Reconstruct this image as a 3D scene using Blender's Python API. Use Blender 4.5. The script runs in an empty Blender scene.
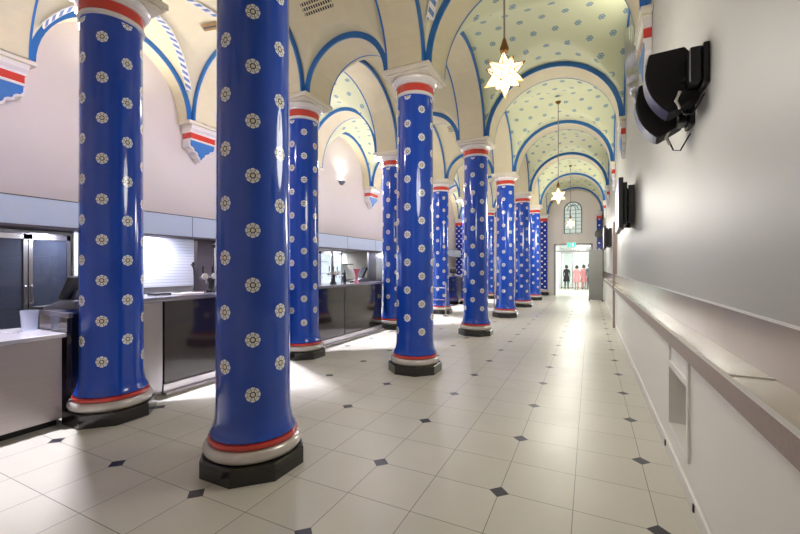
import bpy, bmesh, math, random
from mathutils import Vector, Matrix
random.seed(4)
PI = math.pi
S = bpy.context.scene
COL = S.collection

# ------------------------------------------------------------------ materials
def lin(c):
    return tuple(((v/255)/12.92 if v/255 <= .04045 else ((v/255+.055)/1.055)**2.4) for v in c)

class NT:
    def __init__(s, name):
        s.m = bpy.data.materials.new(name); s.m.use_nodes = True
        s.t = s.m.node_tree; s.b = s.t.nodes['Principled BSDF']
    def n(s, typ, **kw):
        nd = s.t.nodes.new(typ)
        for k, v in kw.items(): setattr(nd, k, v)
        return nd
    def put(s, sock, v):
        if hasattr(v, 'is_linked') or isinstance(v, bpy.types.NodeSocket): s.t.links.new(v, sock)
        else: sock.default_value = v
    def m_(s, op, a, b=0.0, c=None):
        nd = s.n('ShaderNodeMath', operation=op); s.put(nd.inputs[0], a); s.put(nd.inputs[1], b)
        if c is not None: s.put(nd.inputs[2], c)
        return nd.outputs[0]
    def add(s, a, b): return s.m_('ADD', a, b)
    def sub(s, a, b): return s.m_('SUBTRACT', a, b)
    def mul(s, a, b): return s.m_('MULTIPLY', a, b)
    def div(s, a, b): return s.m_('DIVIDE', a, b)
    def lt(s, a, b): return s.m_('LESS_THAN', a, b)
    def gt(s, a, b): return s.m_('GREATER_THAN', a, b)
    def mx(s, a, b): return s.m_('MAXIMUM', a, b)
    def mn(s, a, b): return s.m_('MINIMUM', a, b)
    def rnd(s, a): return s.m_('ROUND', a)
    def mix(s, f, a, b):
        nd = s.n('ShaderNodeMix', data_type='RGBA'); s.put(nd.inputs[0], f)
        for i, v in ((6, a), (7, b)):
            s.put(nd.inputs[i], v if not isinstance(v, tuple) else (*v, 1) if len(v) == 3 else v)
        return nd.outputs[2]
    def coords(s, kind='Object'):
        tc = s.n('ShaderNodeTexCoord'); sp = s.n('ShaderNodeSeparateXYZ')
        s.t.links.new(tc.outputs[kind], sp.inputs[0])
        return sp.outputs[0], sp.outputs[1], sp.outputs[2], tc.outputs[kind]
    def noise(s, scale, detail=3, vec=None):
        nd = s.n('ShaderNodeTexNoise'); nd.inputs['Scale'].default_value = scale; nd.inputs['Detail'].default_value = detail
        if vec is not None: s.t.links.new(vec, nd.inputs['Vector'])
        return nd.outputs['Fac']
    def set(s, color=None, rough=None, metal=None, coat=None, spec=None):
        if color is not None: s.put(s.b.inputs['Base Color'], (*color, 1) if isinstance(color, tuple) else color)
        if rough is not None: s.put(s.b.inputs['Roughness'], rough)
        if metal is not None: s.b.inputs['Metallic'].default_value = metal
        if coat is not None: s.b.inputs['Coat Weight'].default_value = coat; s.b.inputs['Coat Roughness'].default_value = .06
        if spec is not None: s.b.inputs['Specular IOR Level'].default_value = spec
        return s

M = {}
def plain(key, rgb, rough=.5, metal=0, var=.06, scale=6, coat=None, spec=None):
    """a paint / metal with faint procedural unevenness"""
    q = NT(key); c = lin(rgb)
    _, _, _, v = q.coords(); f = q.noise(scale, 4, v)
    q.set(q.mix(f, tuple(x*(1-var) for x in c), tuple(min(1, x*(1+var)) for x in c)), rough, metal, coat, spec)
    M[key] = q.m; return q
plain('cream_plaster', (220, 210, 176), .75)
plain('soffit_plaster', (214, 203, 170), .7)
plain('wall_beige', (216, 206, 199), .6, var=.03, scale=2)
plain('end_wall', (234, 227, 220), .7, var=.03, scale=2)
plain('wall_gloss', (180, 179, 172), .47, var=.015, scale=1.5, coat=.0)
plain('lower_wall', (234, 232, 226), .35, var=.02, scale=2)
plain('white_paint', (232, 230, 226), .4)
plain('splash_beige', (200, 188, 178), .16, var=.08, scale=3)
plain('shelf_stone', (208, 204, 184), .14, var=.10, scale=5)
plain('edge_stone', (146, 126, 117), .35, var=.25, scale=40)
plain('blue_paint', (42, 108, 176), .35)
plain('blue_deep', (26, 66, 190), .12, coat=.6)
plain('red_paint', (206, 62, 52), .22, coat=.5)
plain('cap_white', (226, 220, 216), .22, coat=.5)
plain('silver_paint', (206, 200, 194), .2, metal=.3)
plain('abacus_cream', (222, 214, 196), .5)
plain('black_stone', (22, 21, 23), .16, coat=.5, var=.3)
plain('steel', (176, 172, 178), .27, metal=1, var=.08)
plain('bar_top_stone', (150, 146, 158), .12, metal=.6)
plain('steel_top', (226, 222, 228), .2, metal=.5)
plain('steel_dark', (112, 108, 116), .3, metal=1)
plain('black_glass', (38, 30, 36), .09, coat=1)
plain('black_plastic', (18, 18, 20), .4)
plain('black_cloth', (12, 12, 14), .7)
plain('bracket_white', (220, 218, 210), .5)
plain('fascia_blue', (186, 198, 214), .5, var=.02)
plain('soffit_dark', (86, 76, 86), .6)
plain('seam_dark', (70, 66, 72), .6)
plain('post_brown', (158, 142, 138), .35, metal=.4)
plain('panel_grey', (128, 128, 124), .5)
plain('brass', (150, 110, 60), .3, metal=.9)
plain('vent_brown', (150, 118, 70), .5)
plain('duct_silver', (190, 190, 188), .3, metal=.8)
plain('grey_plastic', (110, 112, 122), .4)
plain('pink_glass', (226, 120, 140), .15, coat=.5)
plain('teal', (40, 150, 140), .3)
plain('skin', (196, 150, 128), .6)
plain('hair_dark', (40, 30, 26), .7)
plain('cloth_black', (30, 30, 34), .8)
plain('cloth_pink', (190, 120, 122), .8)
plain('cloth_slate', (74, 82, 92), .8)
plain('corridor_white', (240, 244, 242), .5, var=.02)
plain('window_lead', (84, 92, 88), .5)
plain('rib_white', (226, 220, 208), .6)

def emit(key, rgb, st):
    q = NT(key); c = lin(rgb); _, _, _, v = q.coords(); f = q.noise(8, 2, v)
    q.set(c, .4); q.put(q.b.inputs['Emission Color'], q.mix(f, tuple(x*.92 for x in c), c)); q.b.inputs['Emission Strength'].default_value = st
    M[key] = q.m
emit('star_glass', (255, 232, 186), 1.25)
emit('lamp_lens', (255, 250, 245), 60)
emit('fridge_glow', (225, 240, 255), 3.4)
emit('sign_green', (40, 190, 150), 1.3)
emit('tv_screen', (190, 180, 230), .35)
emit('tube_light', (255, 252, 246), 7)
emit('pos_screen', (44, 48, 66), .15)

def glass(key, rgb, rough=.03, alpha=.25):
    q = NT(key); q.set(lin(rgb), rough); q.b.inputs['Transmission Weight'].default_value = 0
    q.b.inputs['Alpha'].default_value = alpha; q.b.inputs['Specular IOR Level'].default_value = .8
    M[key] = q.m
glass('door_glass', (70, 76, 92), .03, .55)
glass('clear_plastic', (214, 220, 236), .08, .4)
glass('corridor_glass', (225, 240, 238), .03, .18)
emit('window_glass', (190, 204, 198), .35)

def shaft_material():
    q = NT('rosette_column_paint'); x, y, z, v = q.coords()
    a = q.div(q.m_('ARCTAN2', y, x), PI/4); ia = q.rnd(a)
    fa = q.mul(q.sub(a, ia), PI/4*.277)
    par = q.m_('MODULO', q.add(q.m_('ABSOLUTE', ia), 1.0), 2.0)
    zo = q.add(q.div(q.sub(z, .593), .389), q.mul(par, .5))
    fz = q.mul(q.sub(zo, q.rnd(zo)), .389)
    rho = q.m_('SQRT', q.add(q.mul(fa, fa), q.mul(fz, fz))); phi = q.m_('ARCTAN2', fz, fa)
    c8 = q.m_('COSINE', q.mul(phi, 8.0))
    R = q.add(.052, q.mul(c8, .0018))
    zr = q.mul(q.gt(z, .5), q.lt(z, 3.9))
    disc = q.mul(q.lt(rho, R), zr)
    gap = q.mul(q.mul(q.mul(q.lt(c8, -.78), q.gt(rho, .024)), q.lt(rho, .048)), .85)
    ring = q.mul(q.gt(rho, .014), q.lt(rho, .0225))
    ring2 = q.mul(q.mul(q.gt(rho, .034), q.lt(rho, .040)), q.gt(c8, .45))
    dark = q.mx(q.mx(gap, ring), q.mul(ring2, .6))
    heart = q.lt(rho, .013)
    base = lin((24, 74, 182)); nf = q.noise(3, 3, v)
    bc = q.mix(nf, tuple(c*.88 for c in base), tuple(c*1.12 for c in base))
    ros = q.mix(dark, lin((240, 242, 240)), lin((40, 52, 84)))
    ros = q.mix(heart, ros, lin((226, 222, 196)))
    q.set(q.mix(disc, bc, ros), .09, coat=.5)
    q.b.inputs['Roughness'].default_value = .11
    M['shaft'] = q.m
shaft_material()

def floor_material():
    q = NT('pale_floor_tiles'); x, y, z, v = q.coords()
    def cell(c, o, p):
        u = q.div(q.sub(c, o), p); return q.m_('ABSOLUTE', q.mul(q.sub(u, q.rnd(u)), p)), q.rnd(u)
    dx, _ = cell(x, .355, .9); dy, _ = cell(y, 2.63, .9)
    gx, ix = cell(x, .355, .45); gy, iy = cell(y, 2.63, .45)
    dia = q.lt(q.add(dx, dy), .066)
    gro = q.mx(q.lt(gx, .0024), q.lt(gy, .0024))
    n1 = q.noise(2.2, 5, v); n2 = q.noise(30, 3, v)
    cx = q.m_('FLOOR', q.div(q.sub(x, .355), .45)); cy = q.m_('FLOOR', q.div(q.sub(y, 2.63), .45))
    cb = q.n('ShaderNodeCombineXYZ'); q.put(cb.inputs[0], cx); q.put(cb.inputs[1], cy)
    wn = q.n('ShaderNodeTexWhiteNoise'); q.t.links.new(cb.outputs[0], wn.inputs['Vector'])
    base = q.mix(n1, lin((204, 200, 187)), lin((220, 216, 204)))
    base = q.mix(q.mul(wn.outputs['Value'], .35), base, lin((200, 198, 180)))
    base = q.mix(q.mul(n2, .12), base, lin((170, 166, 154)))
    c = q.mix(gro, base, lin((120, 116, 108)))
    c = q.mix(dia, c, lin((48, 47, 55)))
    q.set(c, q.add(.28, q.mul(n1, .14)))
    q.b.inputs['Specular IOR Level'].default_value = .42
    M['floor'] = q.m
floor_material()

def vault_material():
    q = NT('rosette_vault_paint'); u, v_, z, v = q.coords('UV'); P = .36
    row = q.rnd(q.div(v_, P)); fv = q.sub(v_, q.mul(row, P))
    uu = q.add(q.div(u, P), q.mul(q.m_('MODULO', q.m_('ABSOLUTE', row), 2.0), .5))
    fu = q.mul(q.sub(uu, q.rnd(uu)), P)
    rho = q.m_('SQRT', q.add(q.mul(fu, fu), q.mul(fv, fv))); phi = q.m_('ARCTAN2', fv, fu)
    c6 = q.m_('COSINE', q.mul(phi, 6.0))
    disc = q.lt(rho, q.add(.052, q.mul(c6, .006)))
    pale = q.mul(q.gt(rho, .022), q.lt(rho, .034))
    _, _, _, ob = q.coords('Object'); nf = q.noise(2, 3, ob)
    base = q.mix(nf, lin((214, 218, 176)), lin((222, 222, 186)))
    c = q.mix(q.mul(disc, .85), base, q.mix(q.mul(pale, .75), lin((78, 128, 158)), lin((206, 216, 196))))
    q.set(c, .7); M['vault_rosettes'] = q.m
vault_material()

def rib_material():
    q = NT('striped_rib_paint'); u, v_, z, v = q.coords('UV')
    s = q.add(q.mul(u, 8.5), q.mul(v_, .35)); f = q.sub(s, q.m_('FLOOR', s))
    f2 = q.mul(q.gt(f, .5), q.mul(q.gt(v_, -.78), q.lt(v_, .78)))
    q.set(q.mix(f2, lin((222, 218, 208)), lin((96, 122, 172))), .6); M['rib'] = q.m
rib_material()

def shutter_material():
    q = NT('white_roller_slats'); x, y, z, v = q.coords()
    u = q.div(z, .055); f = q.sub(u, q.m_('FLOOR', u))
    q.set(q.mix(q.lt(f, .14), lin((222, 224, 236)), lin((170, 174, 196))), .35); M['shutter'] = q.m
shutter_material()

def brushed():
    q = NT('brushed_steel'); x, y, z, v = q.coords()
    mp = q.n('ShaderNodeMapping'); mp.inputs['Scale'].default_value = (1, 1.2, 90); q.t.links.new(v, mp.inputs['Vector'])
    f = q.noise(3, 3, mp.outputs[0])
    q.set(q.mix(f, lin((184, 174, 174)), lin((206, 198, 196))), q.add(.26, q.mul(f, .16)), metal=.7); M['brushed'] = q.m
brushed()

# ------------------------------------------------------------------ mesh tools
class MB:
    def __init__(s): s.v = []; s.f = []; s.uv = {}
    def vert(s, p): s.v.append(tuple(p)); return len(s.v)-1
    def face(s, ids, uvs=None):
        s.f.append(tuple(ids))
        if uvs: s.uv[len(s.f)-1] = uvs
    def quad(s, a, b, c, d, uvs=None): s.face([s.vert(p) for p in (a, b, c, d)], uvs); return s
    def box(s, x0, x1, y0, y1, z0, z1, mat=None):
        P = [(x, y, z) for z in (z0, z1) for y in (y0, y1) for x in (x0, x1)]
        if mat is not None: P = [mat @ Vector(p) for p in P]
        i = [s.vert(p) for p in P]
        for q in ((0,2,3,1),(4,5,7,6),(0,1,5,4),(1,3,7,5),(3,2,6,7),(2,0,4,6)): s.face([i[k] for k in q])
        return s
    def lathe(s, prof, n=48, c=(0,0,0), mat=None, cap=True, off=0):
        rings = []
        for r, z in prof:
            ring = []
            for k in range(n):
                a = 2*PI*k/n+off; p = Vector((r*math.cos(a)+c[0], r*math.sin(a)+c[1], z+c[2]))
                ring.append(s.vert(mat @ p if mat is not None else p))
            rings.append(ring)
        for a, b in zip(rings, rings[1:]):
            for k in range(n): s.face((a[k], a[(k+1)%n], b[(k+1)%n], b[k]))
        if cap: s.face(rings[0][::-1]); s.face(rings[-1])
        return s
    def tube(s, pts, r, n=8):
        pts = [Vector(p) for p in pts]; rings = []
        for i, p in enumerate(pts):
            t = (pts[min(i+1, len(pts)-1)]-pts[max(i-1, 0)]).normalized()
            u = t.cross(Vector((0,0,1)));  u = u.normalized() if u.length > 1e-4 else Vector((1,0,0)); w = t.cross(u)
            rr = r[i] if isinstance(r, (list, tuple)) else r
            rings.append([s.vert(p+(u*math.cos(2*PI*k/n)+w*math.sin(2*PI*k/n))*rr) for k in range(n)])
        for a, b in zip(rings, rings[1:]):
            for k in range(n): s.face((a[k], a[(k+1)%n], b[(k+1)%n], b[k]))
        s.face(rings[0][::-1]); s.face(rings[-1]); return s
    def prism(s, poly, h0, h1, fn):
        """poly of (a,b); fn(a,b,h) -> 3D point"""
        A = [s.vert(fn(a, b, h0)) for a, b in poly]; B = [s.vert(fn(a, b, h1)) for a, b in poly]; n = len(poly)
        s.face(A[::-1]); s.face(B)
        for k in range(n): s.face((A[k], A[(k+1)%n], B[(k+1)%n], B[k]))
        return s
    def build(s, name, mat, parent=None, smooth=False, bevel=0, loc=None, fix=True):
        me = bpy.data.meshes.new(name); me.from_pydata(s.v, [], s.f); me.update()
        if s.uv:
            ul = me.uv_layers.new(name='UVMap')
            for fi, uvs in s.uv.items():
                for li, uv in zip(me.polygons[fi].loop_indices, uvs): ul.data[li].uv = uv
        if fix:
            bm = bmesh.new(); bm.from_mesh(me); bmesh.ops.recalc_face_normals(bm, faces=bm.faces); bm.to_mesh(me); bm.free()
        me.materials.append(M[mat]); o = bpy.data.objects.new(name, me); COL.objects.link(o)
        if smooth:
            me.polygons.foreach_set('use_smooth', [True]*len(me.polygons))
            me.set_sharp_from_angle(angle=math.radians(38))
        if bevel:
            b = o.modifiers.new('bevel', 'BEVEL'); b.width = bevel; b.segments = 2; b.limit_method = 'ANGLE'
        if parent: o.parent = parent
        if loc: o.location = loc
        return o

def thing(name, label, cat, loc=(0,0,0), rz=0, group=None):
    o = bpy.data.objects.new(name, None); COL.objects.link(o); o.location = loc; o.rotation_euler = (0,0,rz)
    o.empty_display_size = .1; return tag(o, label, cat, group)
def tag(o, label, cat, group=None):
    o['label'] = label; o['category'] = cat
    if group: o['group'] = group
    return o
def struct(o): o['kind'] = 'structure'; return o
def copy_tree(o, label, loc, rz=None, group=None):
    r = o.copy(); COL.objects.link(r); r.location = loc; r['label'] = label
    if rz is not None: r.rotation_euler = (0,0,rz)
    if group: r['group'] = group
    for ch in [c for c in bpy.data.objects if c.parent == o]:
        d = ch.copy(); COL.objects.link(d); d.parent = r
        for g in [c for c in bpy.data.objects if c.parent == ch]:
            e = g.copy(); COL.objects.link(e); e.parent = d
    return r

# ------------------------------------------------------------------ plan
R1, R2, WL, WR = -2.30, -4.38, -7.1, .60
YS = [-1.1, 2.25, 5.22, 8.6, 12.0, 15.35, 18.7, 22.05]
YN, YE = -1.3, 22.3
ZA = 4.28           # top of the abaci, springing of all arches
HB, RG = .28, .08   # half width of an arch band, width of its painted edge
HA = .36            # half abacus
XB = [(-6.74, R2-HA, 1.22), (R2+HA, R1-HA, None), (R1+HA, .49, None)]   # left bays, middle bays, aisle bays: x span, rise

# ------------------------------------------------------------------ shell
f = MB(); f.quad((-8.3, YN, 0), (1.0, YN, 0), (1.0, 36, 0), (-8.3, 36, 0)); struct(f.build('floor', 'floor'))
w = MB().box(WL-.15, WL, YN, YE, 2.07, 6.2); struct(w.build('wall_left', 'wall_beige'))
w = MB().box(-8.35, -8.2, YN, YE, 0, 2.25); struct(w.build('wall_left_recess', 'end_wall'))
w = MB().box(-8.2, WL-.15, YN, YE, 2.1, 2.2); struct(w.build('ceiling_bar_recess', 'soffit_dark'))
w = MB().box(WR, WR+.4, YN, YE, 1.306, 6.2); struct(w.build('wall_right', 'wall_gloss'))
w = MB().box(.85, 1.0, YN, YE, 0, 1.306); struct(w.build('wall_right_recess', 'wall_gloss'))
w = MB().box(-8.35, 1.0, YN-.15, YN, 0, 6.2); struct(w.build('wall_near', 'end_wall'))
# low boxed wall below the ledge with a niche
w = MB(); nx0, ny0, ny1, nz0, nz1 = .58, 3.12, 3.74, .26, .71
w.box(nx0, .85, YN, ny0, 0, .992); w.box(nx0, .85, ny1, YE, 0, .992); w.box(nx0, .85, ny0, ny1, 0, nz0); w.box(nx0, .85, ny0, ny1, nz1, .992)
struct(w.build('wall_right_lower', 'lower_wall'))
w = MB().box(.558, .58, YN, YE, 0, .105); struct(w.build('baseboard_right', 'white_paint', bevel=.006))
t = MB()
for a, b, c, d in ((ny0-.05, ny0, nz0-.03, .925), (ny1, ny1+.05, nz0-.03, .925), (ny0, ny1, nz0-.03, nz0), (ny0, ny1, nz1, nz1+.05)):
    t.box(.565, .582, a, b, c, d)
struct(t.build('trim_1', 'white_paint', bevel=.003))
t = MB().box(.706, .86, YN, YE, .993, 1.306); struct(t.build('trim_2', 'splash_beige'))
t = MB().box(.592, .604, YN, YE, 1.300, 1.310); struct(t.build('trim_3', 'white_paint'))
# far wall with door and arched window openings
DX0, DX1, DZ = -1.68, .07, 2.68
WX, WR_, WZ0, WZS = -.81, .44, 3.25, 4.5
w = MB(); ya, yb = YE, YE+.25
w.box(-8.3, DX0, ya, yb, 0, 6.2); w.box(DX1, 1.0, ya, yb, 0, 6.2); w.box(DX0, DX1, ya, yb, DZ, WZ0)
w.box(DX0, WX-WR_, ya, yb, WZ0, 6.2); w.box(WX+WR_, DX1, ya, yb, WZ0, 6.2)
N = 16; top = []
for k in range(N):
    a0, a1 = PI-PI*k/N, PI-PI*(k+1)/N
    p0 = (WX+WR_*math.cos(a0), WZS+WR_*math.sin(a0)); p1 = (WX+WR_*math.cos(a1), WZS+WR_*math.sin(a1))
    w.prism([p0, p1, (p1[0], 6.2), (p0[0], 6.2)], ya, yb, lambda a, b, h: (a, h, b))
struct(w.build('wall_far', 'end_wall'))

# arches, their painted edges, vault webs
tn = [10]
def arch_curve(c, r, h, n=28): return [(c-r*math.cos(PI*k/n), ZA+h*math.sin(PI*k/n)) for k in range(n+1)]
def arch(c, r, h, fn, w0, w1, rings=(True, True), parent_name=None):
    """fn(a, z, w): a runs across the opening, w through the band"""
    P, Q = arch_curve(c, r, h), arch_curve(c, r+.30, h+.30); m = MB(); n = len(P)
    for k in range(n-1):
        q = [P[k], P[k+1], Q[k+1], Q[k]]
        A = [fn(*p, w0) for p in q]; B = [fn(*p, w1) for p in q]
        m.quad(A[0], A[1], B[1], B[0]); m.quad(A[3], A[2], B[2], B[3]); m.quad(*A); m.quad(*B)
    bmx = m.build('trim_%d' % tn[0], 'soffit_plaster'); tn[0] += 1; struct(bmx)
    for on, ww, sg in ((rings[0], w0, -1), (rings[1], w1, 1)):
        if not on: continue
        e = MB(); O = arch_curve(c, r+RG+.006, h+RG+.006); I = arch_curve(c, r-.004, h-.004); J = arch_curve(c, r-.004, h-.004)
        a_, b_ = ww+sg*.006, ww-sg*.022
        for k in range(n-1):
            e.quad(fn(*I[k], a_), fn(*I[k+1], a_), fn(*O[k+1], a_), fn(*O[k], a_))
            e.quad(fn(*J[k], b_), fn(*J[k+1], b_), fn(*J[k+1], a_), fn(*J[k], a_))
        e.build('painted_edge', 'blue_paint', bmx)
for j, y in enumerate(YS):
    for x0, x1, hh in XB:
        r = (x1-x0)/2
        arch((x0+x1)/2, r, hh or r, lambda a, z, w_: (a, w_, z), y-HB, y+HB, (j > 0, j < len(YS)-1))
for x in (R1, R2):
    for y0, y1 in zip(YS, YS[1:]):
        r = (y1-y0)/2-HA; arch((y0+y1)/2, r, r, lambda a, z, w_: (w_, a, z), x-HB, x+HB)
for y0, y1 in zip(YS, YS[1:]):
    r = (y1-y0)/2-HA
    arch((y0+y1)/2, r, r, lambda a, z, w_: (w_, a, z), WL-.02, XB[0][0]-RG, (False, True))
    arch((y0+y1)/2, r, r, lambda a, z, w_: (w_, a, z), XB[2][1]+RG-.01, WR+.02, (True, False))

def web(x0, x1, hx, y0, y1, mat, ribs=False):
    cx, cy, rx, ry = (x0+x1)/2, (y0+y1)/2, (x1-x0)/2+RG, (y1-y0)/2+RG
    hx = (hx or (x1-x0)/2)+RG; hy = ry
    fx = lambda x: hx*math.sqrt(max(0, 1-((x-cx)/rx)**2)); fy = lambda y: hy*math.sqrt(max(0, 1-((y-cy)/ry)**2))
    n = 44; m = MB()
    g = [-math.cos(PI*k/n) for k in range(n+1)]
    idx = [[m.vert((cx+rx*a, cy+ry*b, ZA+max(fx(cx+rx*a), fy(cy+ry*b)))) for b in g] for a in g]
    for i in range(n):
        for k in range(n):
            ids = (idx[i][k], idx[i+1][k], idx[i+1][k+1], idx[i][k+1])
            uu = []
            am, bm_ = (g[i]+g[i+1])/2, (g[k]+g[k+1])/2
            isx = fx(cx+rx*am) > fy(cy+ry*bm_)
            for q in ids:
                px, py, _ = m.v[q]
                ax = math.asin(max(-1, min(1, (px-cx)/rx)))*rx; ay = math.asin(max(-1, min(1, (py-cy)/ry)))*ry
                uu.append((ax, py-cy) if isx else (px-cx, ay))
            m.face(ids, uu)
    o = m.build('ceiling', mat, smooth=False, fix=False)
    o.data.polygons.foreach_set('use_smooth', [True]*len(o.data.polygons)); struct(o)
    if ribs:
        for sx in (-1, 1):
            for sy in (-1, 1):
                pts = []
                for k in range(4, 41):
                    s_ = k/40; z = min(hx, hy)*math.sqrt(1-(1-s_)**2)*.9999
                    dx = rx*math.sqrt(1-(z/hx)**2); dy = ry*math.sqrt(max(0, 1-(z/hy)**2))
                    pts.append(Vector((cx+sx*dx, cy+sy*dy, ZA+z-.018)))
                pts.append(Vector((cx, cy if hx >= hy else cy+0, ZA+max(hx, hy)-.02))) if False else None
                rb = MB(); L = 0
                for k in range(len(pts)-1):
                    d = (pts[k+1]-pts[k]); l2 = L+d.length; sd = Vector((-d.y, d.x, 0)).normalized()*.055
                    up = Vector((0,0,.012))
                    rb.quad(pts[k]-sd+up, pts[k]+sd+up, pts[k+1]+sd+up, pts[k+1]-sd+up)
                    rb.quad(pts[k]-sd-up, pts[k]+sd-up, pts[k+1]+sd-up, pts[k+1]-sd-up, [(L,-1),(L,1),(l2,1),(l2,-1)])
                    rb.quad(pts[k]-sd-up, pts[k]-sd+up, pts[k+1]-sd+up, pts[k+1]-sd-up, [(L,-1)]*4)
                    rb.quad(pts[k]+sd-up, pts[k]+sd+up, pts[k+1]+sd+up, pts[k+1]+sd-up, [(L,1)]*4)
                    L = l2
                rb.build('striped_rib', 'rib', o, fix=False)
    return o, fx, fy
for j, (y0, y1) in enumerate(zip(YS, YS[1:])):
    ya, yb = y0+HA, y1-HA
    first = j < 2
    web(XB[0][0], XB[0][1], XB[0][2], ya, yb, 'cream_plaster' if first else 'vault_rosettes', first)
    web(XB[1][0], XB[1][1], None, ya, yb, 'cream_plaster')
    web(XB[2][0], XB[2][1], None, ya, yb, 'cream_plaster' if first else 'vault_rosettes', first)

# bulkhead above the bar
b = MB().box(-7.1, -6.75, YN, YE-.0, 2.07, 2.44); b = struct(b.build('trim_4', 'fascia_blue'))
s = MB().box(-7.11, -6.748, YN, YE, 2.438, 2.452)
for k in range(12): s.box(-6.752, -6.746, 1.4+k*1.75, 1.408+k*1.75, 2.07, 2.44)
s.build('panel_seam', 'seam_dark', b)
s = MB().box(-7.1, -6.76, YN, YE, 2.045, 2.07); s.build('soffit_board', 'soffit_dark', b)

# ------------------------------------------------------------------ columns
def column(label, x, y, group):
    t = thing('painted_column', label, 'column', (x, y, 0), 0, group)
    MB().lathe([(.36/math.cos(PI/8), 0), (.36/math.cos(PI/8), .118), (.35/math.cos(PI/8), .126)], 8, off=PI/8).build('plinth', 'black_stone', t)
    tor = [(.29, .126)]+[(.315+.042*math.sin(PI*k/10), .126+.09*(1-math.cos(PI*k/10))/2) for k in range(1, 10)]+[(.31, .216)]
    MB().lathe(tor, 56).build('base_moulding', 'silver_paint', t, smooth=True)
    MB().lathe([(.31, .216), (.323, .223), (.327, .237), (.321, .253), (.305, .26)], 56).build('red_base_ring', 'red_paint', t, smooth=True)
    MB().lathe([(.303, .26), (.313, .268), (.313, .28), (.300, .297), (.287, .335), (.276, .40), (.270, .52), (.270, 1.2), (.266, 2.4), (.262, 3.6), (.262, 3.92)], 72).build('shaft', 'shaft', t, smooth=True)
    MB().lathe([(.262, 3.92), (.280, 3.925), (.284, 3.945), (.275, 3.965)], 56).build('necking', 'cap_white', t, smooth=True)
    MB().lathe([(.270, 3.965), (.274, 3.97), (.274, 4.065), (.268, 4.07)], 56).build('red_band', 'red_paint', t, smooth=True)
    MB().lathe([(.272, 4.07), (.292, 4.075), (.295, 4.09), (.285, 4.1), (.30, 4.11), (.325, 4.13), (.333, 4.15), (.325, 4.172), (.31, 4.18)], 56).build('capital', 'cap_white', t, smooth=True)
    MB().box(-.325, .325, -.325, .325, 4.18, 4.215).box(-HA, HA, -HA, HA, 4.215, ZA).build('abacus', 'abacus_cream', t, bevel=.008)
    return t
lab1 = ['nearest and largest blue column, left of centre, on black octagonal plinth',
        'blue rosette column second in the aisle-side row, standing at mid photo',
        'blue rosette column third in the aisle-side row, below the nearest star lamp',
        'blue rosette column fourth in the aisle-side row, counted from the camera',
        'blue rosette column fifth in the aisle-side row, small in the distance',
        'blue rosette column sixth in the aisle-side row, last before the flat end pilaster']
lab2 = ['blue rosette column at far left, standing by the low steel counter',
        'blue rosette column against the dark bar, seen just right of the nearest column',
        'blue rosette column half hidden behind a nearer one, at the end of the dark bar',
        'blue rosette column in the bar-side row with a thin steel barrier in front',
        'blue rosette column fifth in the bar-side row, hidden behind an aisle-side column',
        'blue rosette column sixth in the bar-side row, a thin strip seen between nearer columns']
c0 = None
for i in range(6):
    for x, lb, gp in ((R1, lab1[i], 'blue columns of the aisle-side row'), (R2, lab2[i], 'blue columns of the bar-side row')):
        if c0 is None: c0 = column(lb, x-.04, YS[i+1]-.03, gp)
        else: copy_tree(c0, lb, (x, YS[i+1]+(.04 if i == 0 else 0), 0), None, gp)

# flat pilasters on the far wall
def pilaster(label, x, hw, ex=.07):
    t = thing('painted_pilaster', label, 'pilaster', (x, 21.98, 0), 0, 'flat blue pilasters on the far wall')
    q = NT('pilaster_paint'); X, Y, Z, v = q.coords(); P = .30
    row = q.rnd(q.div(Z, P*.5)); fz = q.sub(Z, q.mul(row, P*.5))
    u = q.add(q.div(X, P), q.mul(q.m_('MODULO', q.m_('ABSOLUTE', row), 2.0), .5)); fu = q.mul(q.sub(u, q.rnd(u)), P)
    rho = q.m_('SQRT', q.add(q.mul(fu, fu), q.mul(fz, fz)))
    q.set(q.mix(q.lt(rho, .045), lin((22, 48, 150)), lin((226, 228, 226))), .2); M['pil'] = q.m
    MB().box(-hw-ex, hw+ex, -.10, .31, 0, .16).build('plinth', 'black_stone', t)
    MB().box(-hw-ex/2, hw+ex/2, -.06, .31, .16, .32).build('base_moulding', 'silver_paint', t, bevel=.02)
    MB().box(-hw, hw, -.02, .31, .32, 3.92).build('shaft', 'pil', t)
    MB().box(-hw-.01, hw+.01, -.03, .31, 3.92, 4.08).build('red_band', 'red_paint', t)
    MB().box(-hw-ex/2, hw+ex/2, -.06, .31, 4.08, 4.16).box(-hw-ex, hw+ex, -.10, .31, 4.16, ZA).build('capital', 'cap_white', t, bevel=.01)
pilaster('flat blue rosette pilaster on the far wall, left of the bright doorway', R1, .27)
pilaster('flat blue rosette pilaster on the far wall beside the grey standing panel', .42, .115, .015)
pilaster('flat blue rosette pilaster in the far left corner beyond the bar', -6.87, .2, .02)
pilaster('flat blue rosette pilaster on the far wall at the end of the bar-side row', R2, .27)

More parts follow.
